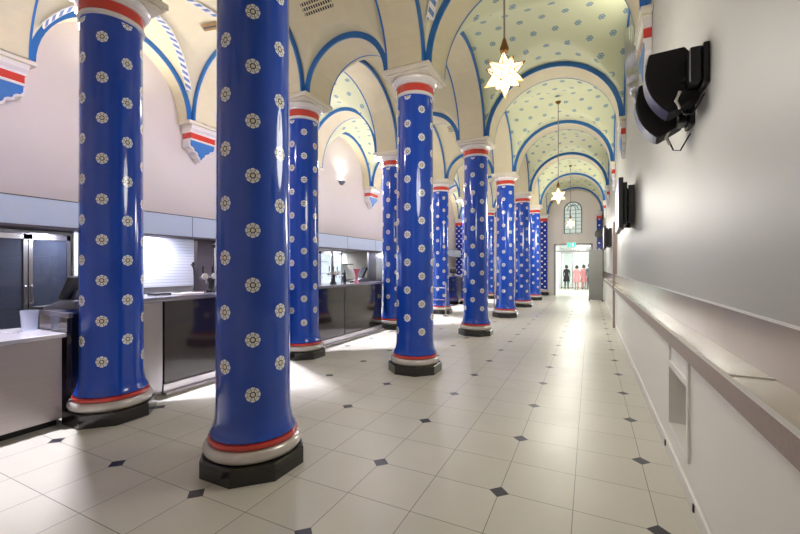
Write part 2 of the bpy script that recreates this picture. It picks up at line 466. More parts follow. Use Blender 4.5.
# ------------------------------------------------------------------ corbels
def corbel(label, x, y, side, proto=[None]):
    gp = 'painted wall corbels under the vaults'
    if proto[0]:
        c_ = copy_tree(proto[0], label, (x, y, 0), 0 if side > 0 else PI, gp)
        if side < 0: c_.scale = (.32, 1, 1)
        return c_
    t = thing('painted_corbel', label, 'corbel', (x, y, 0), 0, gp)   # local +x points into the hall
    proto[0] = t
    MB().box(0, .31, -.30, .30, 4.19, 4.22).box(0, HA-.02, -HA, HA, 4.22, ZA).build('abacus', 'abacus_cream', t, bevel=.008)
    MB().prism([(0, 4.08), (.24, 4.08), (.25, 4.11), (.30, 4.15), (.31, 4.19), (0, 4.19)], -.29, .29, lambda a, b, h: (a, h, b)).build('moulding', 'cap_white', t)
    MB().box(0, .235, -.265, .265, 3.97, 4.08).build('red_band', 'red_paint', t)
    MB().box(0, .245, -.275, .275, 3.935, 3.97).build('white_fillet', 'cap_white', t)
    def scal(gr):
        P = [(-.255-gr, 3.935)]
        for cy_, cz, r in ((-.165, 3.86, .085), ):
            pass
        pts = [(-.255, 3.86), (-.235, 3.83), (-.20, 3.825), (-.165, 3.80), (-.15, 3.76), (-.11, 3.75), (-.075, 3.725), (-.06, 3.68), (-.025, 3.655), (0, 3.61)]
        pts = [(a-gr, b-gr*1.2) for a, b in pts[:-1]]+[(0, 3.61-gr*1.6)]
        return P+pts+[(-a, b) for a, b in reversed(pts[:-1])]+[(.255+gr, 3.935)]
    MB().prism(scal(0), 0, .232, lambda a, b, h: (h*(1-.25*(3.935-b)/.33), a, b)).build('blue_shield', 'blue_paint', t)
    MB().prism(scal(.022), 0, .215, lambda a, b, h: (h*(1-.25*(3.935-b)/.33), a, b)).build('white_scalloped_edge', 'cap_white', t)
    return t
ll = ['painted wall corbel at the left photo edge above the glass-front fridge', 'red white and blue corbel on the left wall between the two largest columns',
      'painted corbel on the left wall behind the second bar-side column', 'painted corbel on the left wall just right of the small lit sconce',
      'painted corbel far down the left wall, fifth from the camera', 'painted corbel farthest down the left wall']
lr = ['painted corbel on the right wall above the black loudspeakers', 'painted corbel on the right wall just beyond the metal uplighter',
      'painted corbel on the right wall above the nearer television', 'painted corbel far along the right wall above the farther television', 'painted corbel farthest along the right wall']
for y, lb in zip(YS[1:7], ll): corbel(lb, WL+.003, y, 1)
for y, lb in zip(YS[2:7], lr): corbel(lb, WR-.004, y, -1)

# ------------------------------------------------------------------ ledge, post, right wall things
t = thing('wall_ledge', 'long shelf along the right wall with pale polished top and brown edge', 'shelf', (0,0,0))
MB().box(.542, .705, YN+.01, YE-.01, .993, 1.023).build('shelf_top', 'shelf_stone', t)
MB().box(.527, .542, YN+.01, 21.8, .927, 1.022).build('edge_band', 'edge_stone', t)
MB().box(.542, .579, YN+.01, 21.8, .927, .992).build('underside_batten', 'edge_stone', t)
MB().box(.524, .546, YN+.01, 21.8, 1.022, 1.028).box(.546, .704, 2.17, 2.195, 1.023, 1.028).build('white_edge_line', 'white_paint', t)
tag(MB().box(.535, .598, 10.95, 11.03, 1.32, 2.62).box(.505, .555, 10.95, 11.03, 0, 2.62).build('wall_post', 'post_brown', bevel=.006), 'slim brown metal post standing against the ledge below the television', 'post')
for yy, zz, lb in ((2.86, .06, 'small black outlet low on the right skirting nearest the camera'), (3.83, .06, 'small black outlet low on the right skirting under the niche')):
    o = MB().box(.550, .559, -.012, .012, -.022, .022).build('cable_outlet', 'black_plastic'); o.location = (0, yy, zz); tag(o, lb, 'outlet', 'cable outlets in the right skirting')

# curved loudspeakers on wall arms
def speaker(label, loc, rz, tilt, group):
    t = thing('wall_speaker', label, 'loudspeaker', loc, rz, group)
    R = Matrix.Rotation(tilt, 4, 'X')   # local -y = forward, profile in y/z
    prof = []
    for k in range(13):
        a = -.62+1.24*k/12; prof.append((.20-.46*math.cos(a), .46*math.sin(a)/1.0))
    prof += [(.06, .20), (.10, .06), (.10, -.08), (.04, -.22)]
    MB().prism(prof, -.125, .125, lambda a, b, h: R @ Vector((h, a, b))).build('cabinet', 'black_cloth', t, bevel=.012)
    g = MB(); P = [(.20-.468*math.cos(-.58+1.16*k/14), .468*math.sin(-.58+1.16*k/14)) for k in range(15)]
    for (a, b), (c, d) in zip(P, P[1:]):
        g.quad(R@Vector((-.115, a, b)), R@Vector((.115, a, b)), R@Vector((.115, c, d)), R@Vector((-.115, c, d)))
    g.build('grille', 'speaker_grille', t, smooth=True)
    t.scale = (.74, .74, .74)
    return t
q = NT('speaker_mesh'); X, Y, Z, v = q.coords(); q.set(q.mix(q.noise(140, 2, v), lin((28, 28, 50)), lin((50, 48, 84))), .45); M['speaker_grille'] = q.m
def spk_mount(label, loc, arm):
    t = thing('speaker_bracket', label, 'bracket', loc, 0, 'black speaker brackets on the right wall')
    MB().box(-.03, -.0, -.08, .08, -.11, .12).build('wall_plate', 'black_plastic', t, bevel=.006)
    MB().box(-.09, -.03, -.07, .07, -.09, .11).build('yoke_box', 'black_plastic', t, bevel=.01)
    MB().tube([(-.07, .04, -.03), arm], .02).build('arm', 'black_plastic', t)
    MB().tube([(-.02, -.05, -.16), (-.07, -.03, -.26), (-.10, .02, -.24), (-.13, .05, -.14)], .005, 6).build('cable', 'black_plastic', t, smooth=True)
    MB().tube([(-.12, .02, -.10), (-.14, .03, -.15), (-.12, .03, -.20)], .009, 6).build('white_cable', 'bracket_white', t, smooth=True)
speaker('larger black curved loudspeaker high on the right wall, nearer of the pair', (.515, 2.93, 2.665), -1.62, .30, 'black curved loudspeakers')
speaker('smaller-looking black curved loudspeaker hung lower, behind the nearer one', (.49, 3.22, 2.60), -1.62, .30, 'black curved loudspeakers')
spk_mount('black wall bracket holding the nearer loudspeaker', (WR, 2.78, 2.64), (-.13, .10, -.02))
spk_mount('black wall bracket holding the farther loudspeaker', (WR, 3.12, 2.52), (-.15, .10, .03))

def telly(label, loc, rz, w, h):
    t = thing('wall_television', label, 'television', loc, rz, 'televisions on the right wall')   # screen faces local -x
    MB().box(-.03, .03, -w/2, w/2, -h/2, h/2).build('casing', 'black_plastic', t, bevel=.008)
    MB().box(-.034, -.029, -w/2+.03, w/2-.03, -h/2+.03, h/2-.03).build('screen', 'tv_screen', t)
    MB().box(.03, .085, -w/2+.08, w/2-.08, -h/2+.06, h/2-.06).build('rear_housing', 'black_plastic', t, bevel=.01)
    MB().box(.08, .11, -.35, .35, -.25, .25).box(.10, .18, -.45, -.40, -.28, .28).box(.10, .18, .40, .45, -.28, .28).box(.10, .12, -.45, .45, .1, .14).build('bracket', 'black_plastic', t)
    return t
telly('large black television angled off the right wall, nearer of the two', (.42, 7.15, 2.44), -.02, 1.25, .74)
telly('small-looking black television farther along the right wall', (.42, 14.1, 2.42), -.01, 1.2, .7)
t = thing('round_speaker', 'black round wall speaker far along the right wall beside the farther television', 'loudspeaker', (.37, 17.9, 2.85))
MB().lathe([(.02,-.12),(.17,-.1),(.2,0),(.17,.1),(.02,.12)], 24, mat=Matrix.Rotation(PI/2,4,'X')).build('cabinet', 'black_plastic', t, smooth=True)
MB().tube([(.1,0,0),(.23,0,0)], .03).build('arm', 'black_plastic', t)

# metal uplighter on right wall
t = thing('wall_uplighter', 'tall silver metal trough uplighter high on the right wall before the second arch', 'uplighter', (WR, 6.45, -.1))
m = MB(); n = 14
prof = [(.02, 3.93), (.07, 4.05), (.125, 4.2), (.14, 4.4), (.15, 4.98)]
for (r0, z0), (r1, z1) in zip(prof, prof[1:]):
    for k in range(n):
        a0, a1 = PI/2+PI*k/n, PI/2+PI*(k+1)/n
        P = lambda r, a, z: (max(-1,1.9*math.cos(a))*r if False else 1.05*math.cos(a)*r, r*math.sin(a), z)
        m.quad(P(r0,a0,z0), P(r0,a1,z0), P(r1,a1,z1), P(r1,a0,z1))
o = m.build('trough', 'duct_silver', t, smooth=True, fix=False); sm = o.modifiers.new('thick', 'SOLIDIFY'); sm.thickness = .008
MB().box(-.012, .0, -.155, .155, 3.98, 5.0).build('back_plate', 'duct_silver', t)

# ------------------------------------------------------------------ star lamps
def star_lamp(label, x, y, z, r, proto=[None]):
    gp = 'glowing star pendants down the aisle'
    if proto[0]: return copy_tree(proto[0], label, (x, y, z), None, gp)
    t = thing('star_pendant', label, 'pendant lamp', (x, y, z), 0, gp); proto[0] = t
    g = (1+5**.5)/2
    V = [Vector(v).normalized() for v in [(0,a,b*g) for a in (-1,1) for b in (-1,1)]+[(a,b*g,0) for a in (-1,1) for b in (-1,1)]+[(b*g,0,a) for a in (-1,1) for b in (-1,1)]]
    ax = (V[0]+[v for v in V if v != V[0] and v.dot(V[0]) > .4][0])
    # three-fold axis towards local -y, one spike up
    nb = [v for v in V if v != V[0] and v.dot(V[0]) > .4]
    pr = [(a, b) for a in nb for b in nb if a != b and a.dot(b) > .4][0]
    ax = (V[0]+pr[0]+pr[1]).normalized()
    up = min(V, key=lambda v: abs(v.dot(ax)-.187)); up = (up-ax*up.dot(ax)).normalized(); sd = up.cross(ax)
    B = Matrix((sd, -ax, up)); V = [(B @ v).normalized() for v in V]
    m = MB(); wires = MB()
    for v in V:
        nn = [u for u in V if .4 < u.dot(v) < .9]
        t1 = nn[0]-v*nn[0].dot(v); t1.normalize(); t2 = v.cross(t1)
        nn.sort(key=lambda u: math.atan2(u.dot(t2), u.dot(t1)))
        base = [((v+nn[k]+nn[(k+1)%5]).normalized()*r*.47) for k in range(5)]
        tip = v*r
        for k in range(5):
            m.face([m.vert(base[k]), m.vert(base[(k+1)%5]), m.vert(tip)])
            wires.tube([base[k]*1.01, tip*1.01], .0045, 4); 
    m.build('star_shade', 'star_glass', t, fix=True)
    wires.build('brass_edging', 'brass', t)
    MB().lathe([(.012, r*.98), (.035, r*1.0), (.042, r*1.12), (.03, r*1.3), (.018, r*1.5), (.008, r*1.62)], 20).build('brass_holder', 'brass', t, smooth=True)
    top = ZA+1.28-z
    MB().tube([(0,0,r*1.55), (0,0,top)], .009, 8).build('rod', 'post_brown', t)
    MB().lathe([(.02, top-.07), (.06, top-.03), (.065, top)], 20).build('ceiling_rose', 'brass', t, smooth=True)
    return t
SX = -.70
star_lamp('glowing star-shaped glass pendant nearest the camera, above the aisle', SX, 3.60, 3.25, .205)
star_lamp('glowing star pendant second down the aisle, in front of the end wall arch', SX, 10.3, 3.25, .205)
star_lamp('glowing star pendant farthest down the aisle, over the arched window', SX, 17.0, 3.25, .205)

def spot(name, loc, power, color, size, blend=.6, target=(0,0,-1), rad=.05):
    l = bpy.data.lights.new(name, 'SPOT'); l.energy = power; l.color = color; l.spot_size = size; l.spot_blend = blend; l.shadow_soft_size = rad
    o = bpy.data.objects.new(name, l); COL.objects.link(o); o.location = loc
    o.rotation_euler = Vector(target).to_track_quat('-Z', 'Y').to_euler(); return o
def point(name, loc, power, color=(1,1,1), rad=.1):
    l = bpy.data.lights.new(name, 'POINT'); l.energy = power; l.color = color; l.shadow_soft_size = rad
    o = bpy.data.objects.new(name, l); COL.objects.link(o); o.location = loc; return o
def area(name, loc, power, sx, sy, color=(1,1,1), target=(0,0,-1)):
    l = bpy.data.lights.new(name, 'AREA'); l.energy = power; l.color = color; l.shape = 'RECTANGLE'; l.size = sx; l.size_y = sy
    o = bpy.data.objects.new(name, l); COL.objects.link(o); o.location = loc
    o.rotation_euler = Vector(target).to_track_quat('-Z', 'Y').to_euler(); return o

# ------------------------------------------------------------------ wall sconces (left wall), capital spotlights
sl = ['first', 'second', 'third', 'fourth', 'fifth', 'sixth']
p = None
where = ['behind the leftmost column', 'behind the nearest column', 'seen in the third lunette over the bar', 'hidden behind the mid-photo column', 'deep down the hall', 'by the far corner']
for j in range(6):
    y = (YS[j+1]+YS[j+2])/2
    lb = 'white half-bowl uplighter on the left wall, %s' % where[j]
    if p is None:
        p = thing('wall_sconce', lb, 'wall lamp', (WL, y, 4.22), 0, 'half-bowl uplighters on the left wall')
        m = MB(); n = 14; prof = [(.02, -.13), (.07, -.11), (.12, -.06), (.145, 0)]
        for (r0, z0), (r1, z1) in zip(prof, prof[1:]):
            for k in range(n):
                a0, a1 = -PI/2+PI*k/n, -PI/2+PI*(k+1)/n; P = lambda r, a, z: (r*math.cos(a), r*math.sin(a), z)
                m.quad(P(r0,a0,z0), P(r0,a1,z0), P(r1,a1,z1), P(r1,a0,z1))
        o = m.build('bowl', 'grey_plastic', p, smooth=True, fix=False); o.modifiers.new('thick', 'SOLIDIFY').thickness = .008
        MB().lathe([(.01, -.03), (.03, -.02), (.03, .01), (.01, .02)], 12, c=(.06, 0, 0)).build('bulb', 'lamp_lens', p)
    else: copy_tree(p, lb, (WL, y, 4.22))
    spot('sconce_light', (WL+.16, y, 4.27), 30, (1, .96, .9), 2.6, .9, (.35, 0, 1), .05)
p = None
lbs = ['small white spotlight clamped to the capital of the leftmost column', 'small white spotlight on the capital of the column by the dark bar', 'small white spotlight glaring on the capital behind the mid-photo column',
       'small white spotlight on the capital behind the thin barrier', 'small white spotlight on a hidden bar-side capital', 'small white spotlight on the farthest bar-side capital']
for j in range(6):
    x, y = R2-.46, YS[j+1]-.03
    if p is None:
        p = thing('clamp_spotlight', lbs[j], 'spotlight', (x, y, 4.19), 0, 'spotlights on the bar-side capitals')
        MB().lathe([(.03, .0), (.05, .01), (.05, .11), (.03, .14)], 20).build('lamp_body', 'white_paint', p, smooth=True)
        MB().lathe([(.043, -.012), (.046, .002)], 20).build('lens', 'lamp_lens', p)
        MB().box(.03, .12, -.02, .02, .05, .075).build('clamp', 'white_paint', p)
    else: copy_tree(p, lbs[j], (x, y, 4.19))
    point('spotlight_glow', (x-.04, y, 4.08), 34, (.93, .88, 1.0), .06)
    spot('spotlight_beam', (x, y, 4.16), 640, (.88, .86, 1.0), 1.2, .7, (.06, 0, -1), .03)

# vault vents
q = NT('perforated_grille'); X, Y, Z, v = q.coords()
ab = lambda c, p: q.m_('ABSOLUTE', q.mul(q.sub(q.div(c, p), q.rnd(q.div(c, p))), p))
q.set(q.mix(q.mul(q.lt(ab(X, .042), .013), q.lt(ab(Y, .05), .016)), lin((214, 203, 170)), (.01, .01, .01)), .6); M['perforated'] = q.m
def slot(name, mat, loc, rz, tilt, w, d, label, n=3, group='vent grilles in the vaults'):
    t = thing(name, label, 'vent', loc, rz, group); Rm = Matrix.Rotation(tilt, 4, 'X')
    MB().box(-w/2, w/2, -d/2, d/2, -.0, .01, Rm).build('vent_plate', mat, t)
    if n > 1: pass
    else: MB().box(-w/2+.02, w/2-.02, -d*.12, d*.12, -.004, 0, Rm).build('vent_gap', 'seam_dark', t)
def zweb(i, x, y):
    x0, x1, hx = XB[i]; j = [k for k in range(7) if YS[k] <= y < YS[k+1]][0]; y0, y1 = YS[j]+HA, YS[j+1]-HA
    cx, cy, rx, ry = (x0+x1)/2, (y0+y1)/2, (x1-x0)/2+RG, (y1-y0)/2+RG; h = (hx or (x1-x0)/2)+RG
    return ZA+max(h*math.sqrt(max(0, 1-((x-cx)/rx)**2)), ry*math.sqrt(max(0, 1-((y-cy)/ry)**2)))
slot('ceiling_vent', 'perforated', (-3.5, 4.47, zweb(1, -3.5, 4.47)-.01), 0, -.66, .5, .19, 'perforated vent in the plain vault left of the mid-photo column')
slot('ceiling_vent', 'perforated', (-3.5, 10.9, zweb(1, -3.5, 10.9)-.01), 0, -.5, .5, .3, 'small perforated vent high in the vault farther down the hall')
slot('ceiling_vent', 'vent_brown', (-5.55, 4.5, zweb(0, -5.55, 4.5)-.05), .2, -.42, .62, .11, 'brown slot vent in the left vault beside the nearest column', 1)
slot('ceiling_vent', 'vent_brown', (-5.9, 3.1, zweb(0, -5.9, 3.1)-.05), .2, .42, .62, .11, 'brown slot vent at the top of the photo above the leftmost column', 1)

# ------------------------------------------------------------------ the bar
t = thing('bar_counter', 'long dark glossy bar with steel corner and polished top behind the columns', 'bar counter', (0,0,0))
BX0, BX1, BY0, BY1 = -5.12, -4.50, 2.0, 8.42
cy_ = [YS[1]+.04, YS[2], YS[3]]; cw, bk = .37, BX0+.32
secs = [(cy_[0]+cw, cy_[1]-cw), (cy_[1]+cw, cy_[2]-cw)]
m = MB().box(BX0, bk, BY0+.01, 2.62, 0, 1.01).box(BX0, bk, 2.62, BY1, 0, 1.10)
for a, b_ in secs: m.box(bk, BX1-.03, a, b_, 0, 1.10)
m.build('carcass', 'black_plastic', t)
seams = [2.90, 3.9, secs[0][1], None, secs[1][0], 6.66, secs[1][1]]
for a, b_ in zip(seams, seams[1:]):
    if a and b_: MB().box(BX1-.03, BX1, a+.012, b_-.012, .13, 1.09).build('front_panel', 'black_glass', t)
for a in (3.9, 6.66): MB().box(BX1-.028, BX1-.006, a-.014, a+.014, .1, 1.1).build('joint_strip', 'steel_dark', t)
MB().box(BX1-.03, BX1+.005, cy_[0]+cw, 2.89, 0, 1.1).build('steel_corner_post', 'steel', t, bevel=.01)
MB().box(bk, BX1, 1.96, 2.0, .34, 1.01).build('side_panel', 'black_glass', t)
MB().box(BX0, bk, BY0-.005, BY0+.012, .0, 1.01).build('end_panel', 'steel', t)
m = MB()
for a, b_ in ((2.89, secs[0][1]), secs[1]): m.box(BX1-.03, BX1+.07, a, b_, .0, .035).box(BX1-.03, BX1+.02, a, b_, .035, .12)
m.build('kick_plate', 'steel_top', t, bevel=.004)
m = MB().box(BX0-.02, bk, BY0-.02, 2.61, 1.01, 1.06).box(BX0-.02, bk, 2.61, BY1+.02, 1.10, 1.15).box(bk, BX1+.03, 1.957, 2.0, 1.01, 1.06)
for a, b_ in secs: m.box(bk, BX1+.03, a+(-.06), b_+.06, 1.10, 1.15)
m.build('bar_top', 'bar_top_stone', t, bevel=.006)
# low steel counter at far left
t = thing('low_steel_counter', 'low brushed steel counter at the left photo edge with bright top', 'counter', (0,0,0))
MB().box(-5.3, -4.52, .35, 1.93, .06, .83).build('body', 'brushed', t, bevel=.004)
MB().box(-5.25, -4.56, .38, 1.90, 0, .06).build('kick_base', 'black_plastic', t)
MB().box(-5.33, -4.49, .33, 1.955, .83, .87).build('counter_top', 'steel_top', t, bevel=.005)
# back counter along the wall
t = thing('back_counter', 'dark back counter running under the white shutter behind the bar', 'counter', (0,0,0))
MB().box(-7.02, -6.55, 3.35, 5.5, 0, 1.02).build('body', 'steel_dark', t)
MB().box(-7.02, -6.52, 3.33, 5.52, 1.02, 1.06).build('worktop', 'black_glass', t)
MB().box(-7.02, -7.0, 3.34, 5.1, 1.06, 1.14).build('upstand', 'steel', t)
# second bar further down
t = thing('far_bar_counter', 'farther bar counter with dark blue front beyond the barrier', 'bar counter', (0,0,0))
MB().box(-5.35, -4.8, 13.0, 18.2, 0, 1.1).build('body', 'black_glass', t)
for k in range(4): MB().box(-4.80, -4.78, 13.1+k*1.27, 14.3+k*1.27, .15, 1.05).build('front_panel', 'blue_front', t) if 'blue_front' in M else plain('blue_front', (44, 48, 92), .2) and MB().box(-4.80, -4.78, 13.1+k*1.27, 14.3+k*1.27, .15, 1.05).build('front_panel', 'blue_front', t)
MB().box(-5.4, -4.74, 12.95, 18.25, 1.1, 1.14).build('bar_top', 'steel', t)

# glass front fridges / lit openings behind the bar
def fridge(label, y0, y1, lit, doors=2, x=-7.08):
    t = thing('glass_front_fridge', label, 'fridge', (0,0,0), 0, 'glass-front fridges behind the bar'); d = .55
    c = MB().box(x-d, x-d+.02, y0, y1, .08, 1.98).box(x-d, x, y0, y0+.02, .08, 1.98).box(x-d, x, y1-.02, y1, .08, 1.98).box(x-d, x, y0, y1, 1.96, 1.98).box(x-d, x, y0, y1, 0, .1)
    c.build('cabinet', 'steel_dark' if not lit else 'white_paint', t)
    if lit: MB().box(x-d+.02, x-d+.03, y0+.03, y1-.03, .12, 1.94).build('lit_back', 'fridge_glow', t)
    w_ = (y1-y0)/doors
    for z in (.5, .9, 1.3, 1.65): MB().box(x-d+.03, x-.06, y0+.03, y1-.03, z, z+.012).build('shelf', 'steel', t)
    for k in range(doors):
        a, b_ = y0+k*w_+.006, y0+(k+1)*w_-.006
        fr = MB().box(x, x+.035, a, a+.045, .1, 1.96).box(x, x+.035, b_-.045, b_, .1, 1.96).box(x, x+.035, a, b_, .1, .16).box(x, x+.035, a, b_, 1.89, 1.96).build('door', 'steel', t)
        MB().box(x+.01, x+.016, a+.045, b_-.045, .16, 1.89).build('pane', 'door_glass' if not lit else 'corridor_glass', fr)
        hy = b_-.03 if k % 2 == 0 else a+.03
        MB().tube([(x+.035, hy, .98), (x+.075, hy, 1.0), (x+.075, hy, 1.22), (x+.035, hy, 1.24)], .01, 6).build('handle', 'steel', fr)
fridge('tall double glass-door fridge with steel frames at the left photo edge', 2.12, 3.12, False)
fridge('brightly lit glass-door fridge right of the second bar-side column', 8.6, 9.74, True)
fridge('narrow lit glass-door fridge just left of the kitchen opening', 9.78, 10.3, True, 1)
fridge('lit glass-door fridge glimpsed beside the white shutter and beer taps', 5.6, 6.5, True, 1)
# white roller shutter
t = thing('roller_shutter', 'white slatted roller shutter lit from above behind the bar', 'shutter', (0,0,0))
MB().box(-7.06, -7.03, 3.16, 5.14, 1.07, 2.04).build('slat_curtain', 'shutter', t)
MB().box(-7.08, -7.03, 5.14, 5.22, 0, 2.04).build('guide_rail', 'steel_dark', t)
# partition posts and back panels
for k, (a, b_, mt, lb) in enumerate([(5.24, 5.58, 'soffit_dark', 'dark narrow panel between the shutter and the lit fridge'), (11.95, 12.5, 'steel_dark', 'dark steel panel right of the kitchen opening behind the bar'), (12.5, 13.1, 'steel', 'lighter steel panel at the right of the dark panel behind the bar')]):
    tag(MB().box(-7.12, -7.05, a, b_, 0, 2.04).build('upright_partition', mt), lb, 'partition', 'upright panels behind the bar')
t = MB().box(-7.09, -7.05, 3.0+10.1, 18.0, 0, 2.05); struct(t.build('wall_bar_far', 'corridor_white'))
t = MB().box(-7.09, -7.05, 6.5, 7.93, 0, 2.05); struct(t.build('wall_bar_tiled', 'corridor_white'))
# kitchen opening
t = thing('kitchen_shelving', 'white lit kitchen shelving with steel worktop seen through the bar opening', 'shelving', (0,0,0))
MB().box(-8.1, -7.75, 10.0, 12.2, 1.02, 1.06).box(-8.1, -7.8, 10.0, 12.2, 0, 1.02).build('worktop', 'steel', t)
MB().box(-8.18, -8.14, 10.0, 12.2, 1.06, 2.05).build('back_board', 'corridor_white', t)
MB().box(-8.14, -7.85, 10.0, 12.2, 1.58, 1.61).build('shelf', 'steel_dark', t)
for k, (yy, lb) in enumerate([(10.5, 'dark appliance at the left on the kitchen worktop'), (11.45, 'dark appliance at the right on the kitchen worktop')]):
    o = thing('kitchen_appliance', lb, 'appliance', (-7.93, yy, 1.061), 0, 'dark appliances on the kitchen worktop')
    MB().box(-.12, .12, -.2, .2, 0, .24).build('body', 'black_plastic', o, bevel=.02)
    MB().lathe([(.08, .24), (.07, .32), (.02, .34)], 16).build('lid', 'steel', o)

# beer taps
def beer_font(label, loc, proto=[None]):
    gp = 'beer fonts on the bar'
    if proto[0]: return copy_tree(proto[0], label, loc, None, gp)
    t = thing('beer_font', label, 'beer tap', loc, 0, gp); proto[0] = t
    MB().lathe([(.07, 0), (.07, .02), (.045, .05), (.04, .14), (.05, .18), (.0, .19)], 24).build('pedestal', 'black_plastic', t, smooth=True)
    MB().tube([(0, -.18, .2), (0, .18, .2)], .022, 10).build('cross_bar', 'steel', t, smooth=True)
    for yy in (-.13, .02, .15):
        MB().lathe([(.001, 0), (.045, .0), (.045, .014), (.001, .014)], 24, mat=Matrix.Translation((.03, yy, .22)) @ Matrix.Rotation(PI/2, 4, 'Y')).build('round_badge', 'cap_white', t)
        MB().tube([(.03, yy, .2), (.06, yy, .18), (.065, yy, .12)], .009, 8).build('spout', 'steel', t, smooth=True)
        MB().tube([(.0, yy, .22), (-.005, yy, .30), (.0, yy, .36)], [.008, .012, .016], 8).build('pull_handle', 'black_plastic', t, smooth=True)
    return t
beer_font('beer font with round white badges on the bar in front of the shutter', (-4.80, 3.78, 1.15))
beer_font('beer font farther along the bar beside the second bar-side column', (-4.85, 6.75, 1.15))
o = thing('swan_neck_tap', 'thin black upright tap on the bar left of the round badges', 'tap', (-4.95, 3.62, 1.15))
MB().tube([(0,0,0),(0,0,.32),(.0,-.02,.37),(.01,-.05,.38)], .010, 8).build('stem', 'black_plastic', o, smooth=True)
MB().lathe([(.03,0),(.03,.015),(.012,.02)], 16).build('foot', 'black_plastic', o)
MB().lathe([(.001,0),(.018,.01),(.018,.05),(.001,.06)], 12, c=(.0,-.01,.36)).build('knob', 'black_plastic', o)
o = thing('pump_bottle', 'dark slim bottle on the far end of the bar', 'bottle', (-4.9, 7.25, 1.15))
MB().lathe([(.035,0),(.037,.12),(.014,.18),(.013,.27)], 16).build('glass_body', 'black_plastic', o, smooth=True)
MB().lathe([(.015,.26),(.015,.29)], 16).build('cap', 'steel', o)
o = thing('pink_vase', 'pink glass vessel with flared top standing on the far end of the bar', 'vase', (-4.75, 7.5, 1.15))
MB().lathe([(.06,0),(.05,.02),(.03,.06),(.035,.14),(.06,.24),(.085,.31)], 20).build('bowl', 'pink_glass', o, smooth=True)
MB().lathe([(.06,0),(.06,.006)], 20).build('foot', 'pink_glass', o)

def pos(label, loc, rz, proto=[None]):
    gp = 'cash register terminals'
    if proto[0]: return copy_tree(proto[0], label, loc, rz, gp)
    t = thing('cash_register', label, 'cash register', loc, rz, gp); proto[0] = t    # screen faces local -x
    MB().prism([(-.16, 0), (.16, 0), (.16, .09), (.02, .10), (-.16, .03)], -.15, .15, lambda a, b, h: (a, h, b)).build('base', 'grey_plastic', t, bevel=.006)
    R = Matrix.Translation((0,0,.09)) @ Matrix.Rotation(.42, 4, 'Y')
    MB().box(-.02, .02, -.16, .16, .02, .27, R).build('screen_casing', 'black_plastic', t, bevel=.006)
    MB().box(-.024, -.019, -.14, .14, .04, .25, R).build('screen', 'pos_screen', t)
    MB().box(.0, .05, -.04, .04, -.04, .12, R).build('stand', 'grey_plastic', t)
    MB().box(-.30, -.17, -.14, .10, 0, .03).build('keypad', 'black_plastic', t, bevel=.004)
    return t
pos('cash register terminal on the raised counter beside the leftmost column', (-4.97, 2.2, 1.06), .5)
pos('cash register terminal at the far end of the long dark bar', (-4.93, 7.97, 1.15), .9)
o = thing('plastic_pitcher', 'clear plastic pitcher on the low steel counter at far left', 'pitcher', (-5.0, 1.87, .87))
MB().lathe([(.055,0),(.06,.01),(.072,.2),(.07,.2),(.056,.015)], 24, cap=False).build('jug', 'clear_plastic', o, smooth=True)
MB().lathe([(.0,.004),(.055,.006)], 24).build('bottom', 'clear_plastic', o)
MB().tube([(-.07,0,.17),(-.115,0,.16),(-.115,0,.07),(-.065,0,.05)], .008, 8).build('handle', 'clear_plastic', o, smooth=True)
for k, (a, b_, lb) in enumerate([(3.2, -4.95, 'folded dark bar mat beside the leftmost column'), (3.35, -4.7, 'white tray lying on the bar top before the shutter')]):
    o = MB().box(-.1, .1, -.16, .16, 0, .018).build('bar_mat' if k == 0 else 'serving_tray', 'black_plastic' if k == 0 else 'cap_white', bevel=.005); o.location = (b_, a, 1.15); tag(o, lb, 'mat' if k == 0 else 'tray')
o = thing('counter_lamp', 'dark round globe lamp on the farther bar counter', 'lamp', (-5.0, 15.2, 1.14))
MB().lathe([(.09,0),(.09,.02),(.02,.04),(.02,.08)], 16).build('base', 'black_plastic', o)
MB().lathe([(.02,.08),(.12,.12),(.16,.2),(.13,.29),(.02,.33)], 20).build('globe', 'black_plastic', o, smooth=True)
# barriers
o = thing('steel_barrier', 'thin steel queue barrier in front of the bar-side columns', 'barrier', (0, 11.3, 0))
for x in (-4.55, -3.95):
    MB().lathe([(.10,0),(.10,.012),(.02,.02),(.017,.03),(.017,1.0),(.0,1.01)], 12, c=(x,0,0)).build('post', 'steel', o)
MB().tube([(-4.55,0,.86),(-3.95,0,.86)], .012).tube([(-4.55,0,.5),(-3.95,0,.5)], .012).build('rail', 'steel', o)
o = thing('barrier_post', 'single thin steel post between two aisle-side columns', 'barrier', (-2.9, 13.2, 0))
MB().lathe([(.10,0),(.10,.012),(.02,.02)], 12).build('foot', 'steel', o); MB().lathe([(.018,.02),(.018,1.0),(.0,1.01)], 12).build('pole', 'steel', o)

# ------------------------------------------------------------------ end wall things
t = thing('door_1', '', 'door'); 
for k in ('label', 'category'): del t[k]
struct(t)
MB().box(DX0, DX0+.06, YE-.02, YE+.2, 0, DZ).box(DX1-.06, DX1, YE-.02, YE+.2, 0, DZ).box(DX0, DX1, YE-.02, YE+.2, DZ-.06, DZ).box(DX0, DX1, YE, YE+.15, 2.28, 2.36).build('door_frame', 'white_paint', t)
MB().box(DX0+.06, DX1-.06, YE+.08, YE+.09, 2.36, DZ-.06).build('transom_pane', 'corridor_glass', t)
MB().box(DX0-.05, DX0, YE-.035, YE, 0, DZ+.04).box(DX1, DX1+.05, YE-.035, YE, 0, DZ+.04).box(DX0, DX1, YE-.035, YE, DZ, DZ+.04).build('architrave', 'panel_grey', t)
t = thing('exit_sign', 'small green lit exit sign above the far doorway', 'sign', (-.87, YE-.05, 2.66))
MB().box(-.22, .22, -.02, .03, -.12, .12).build('housing', 'white_paint', t)
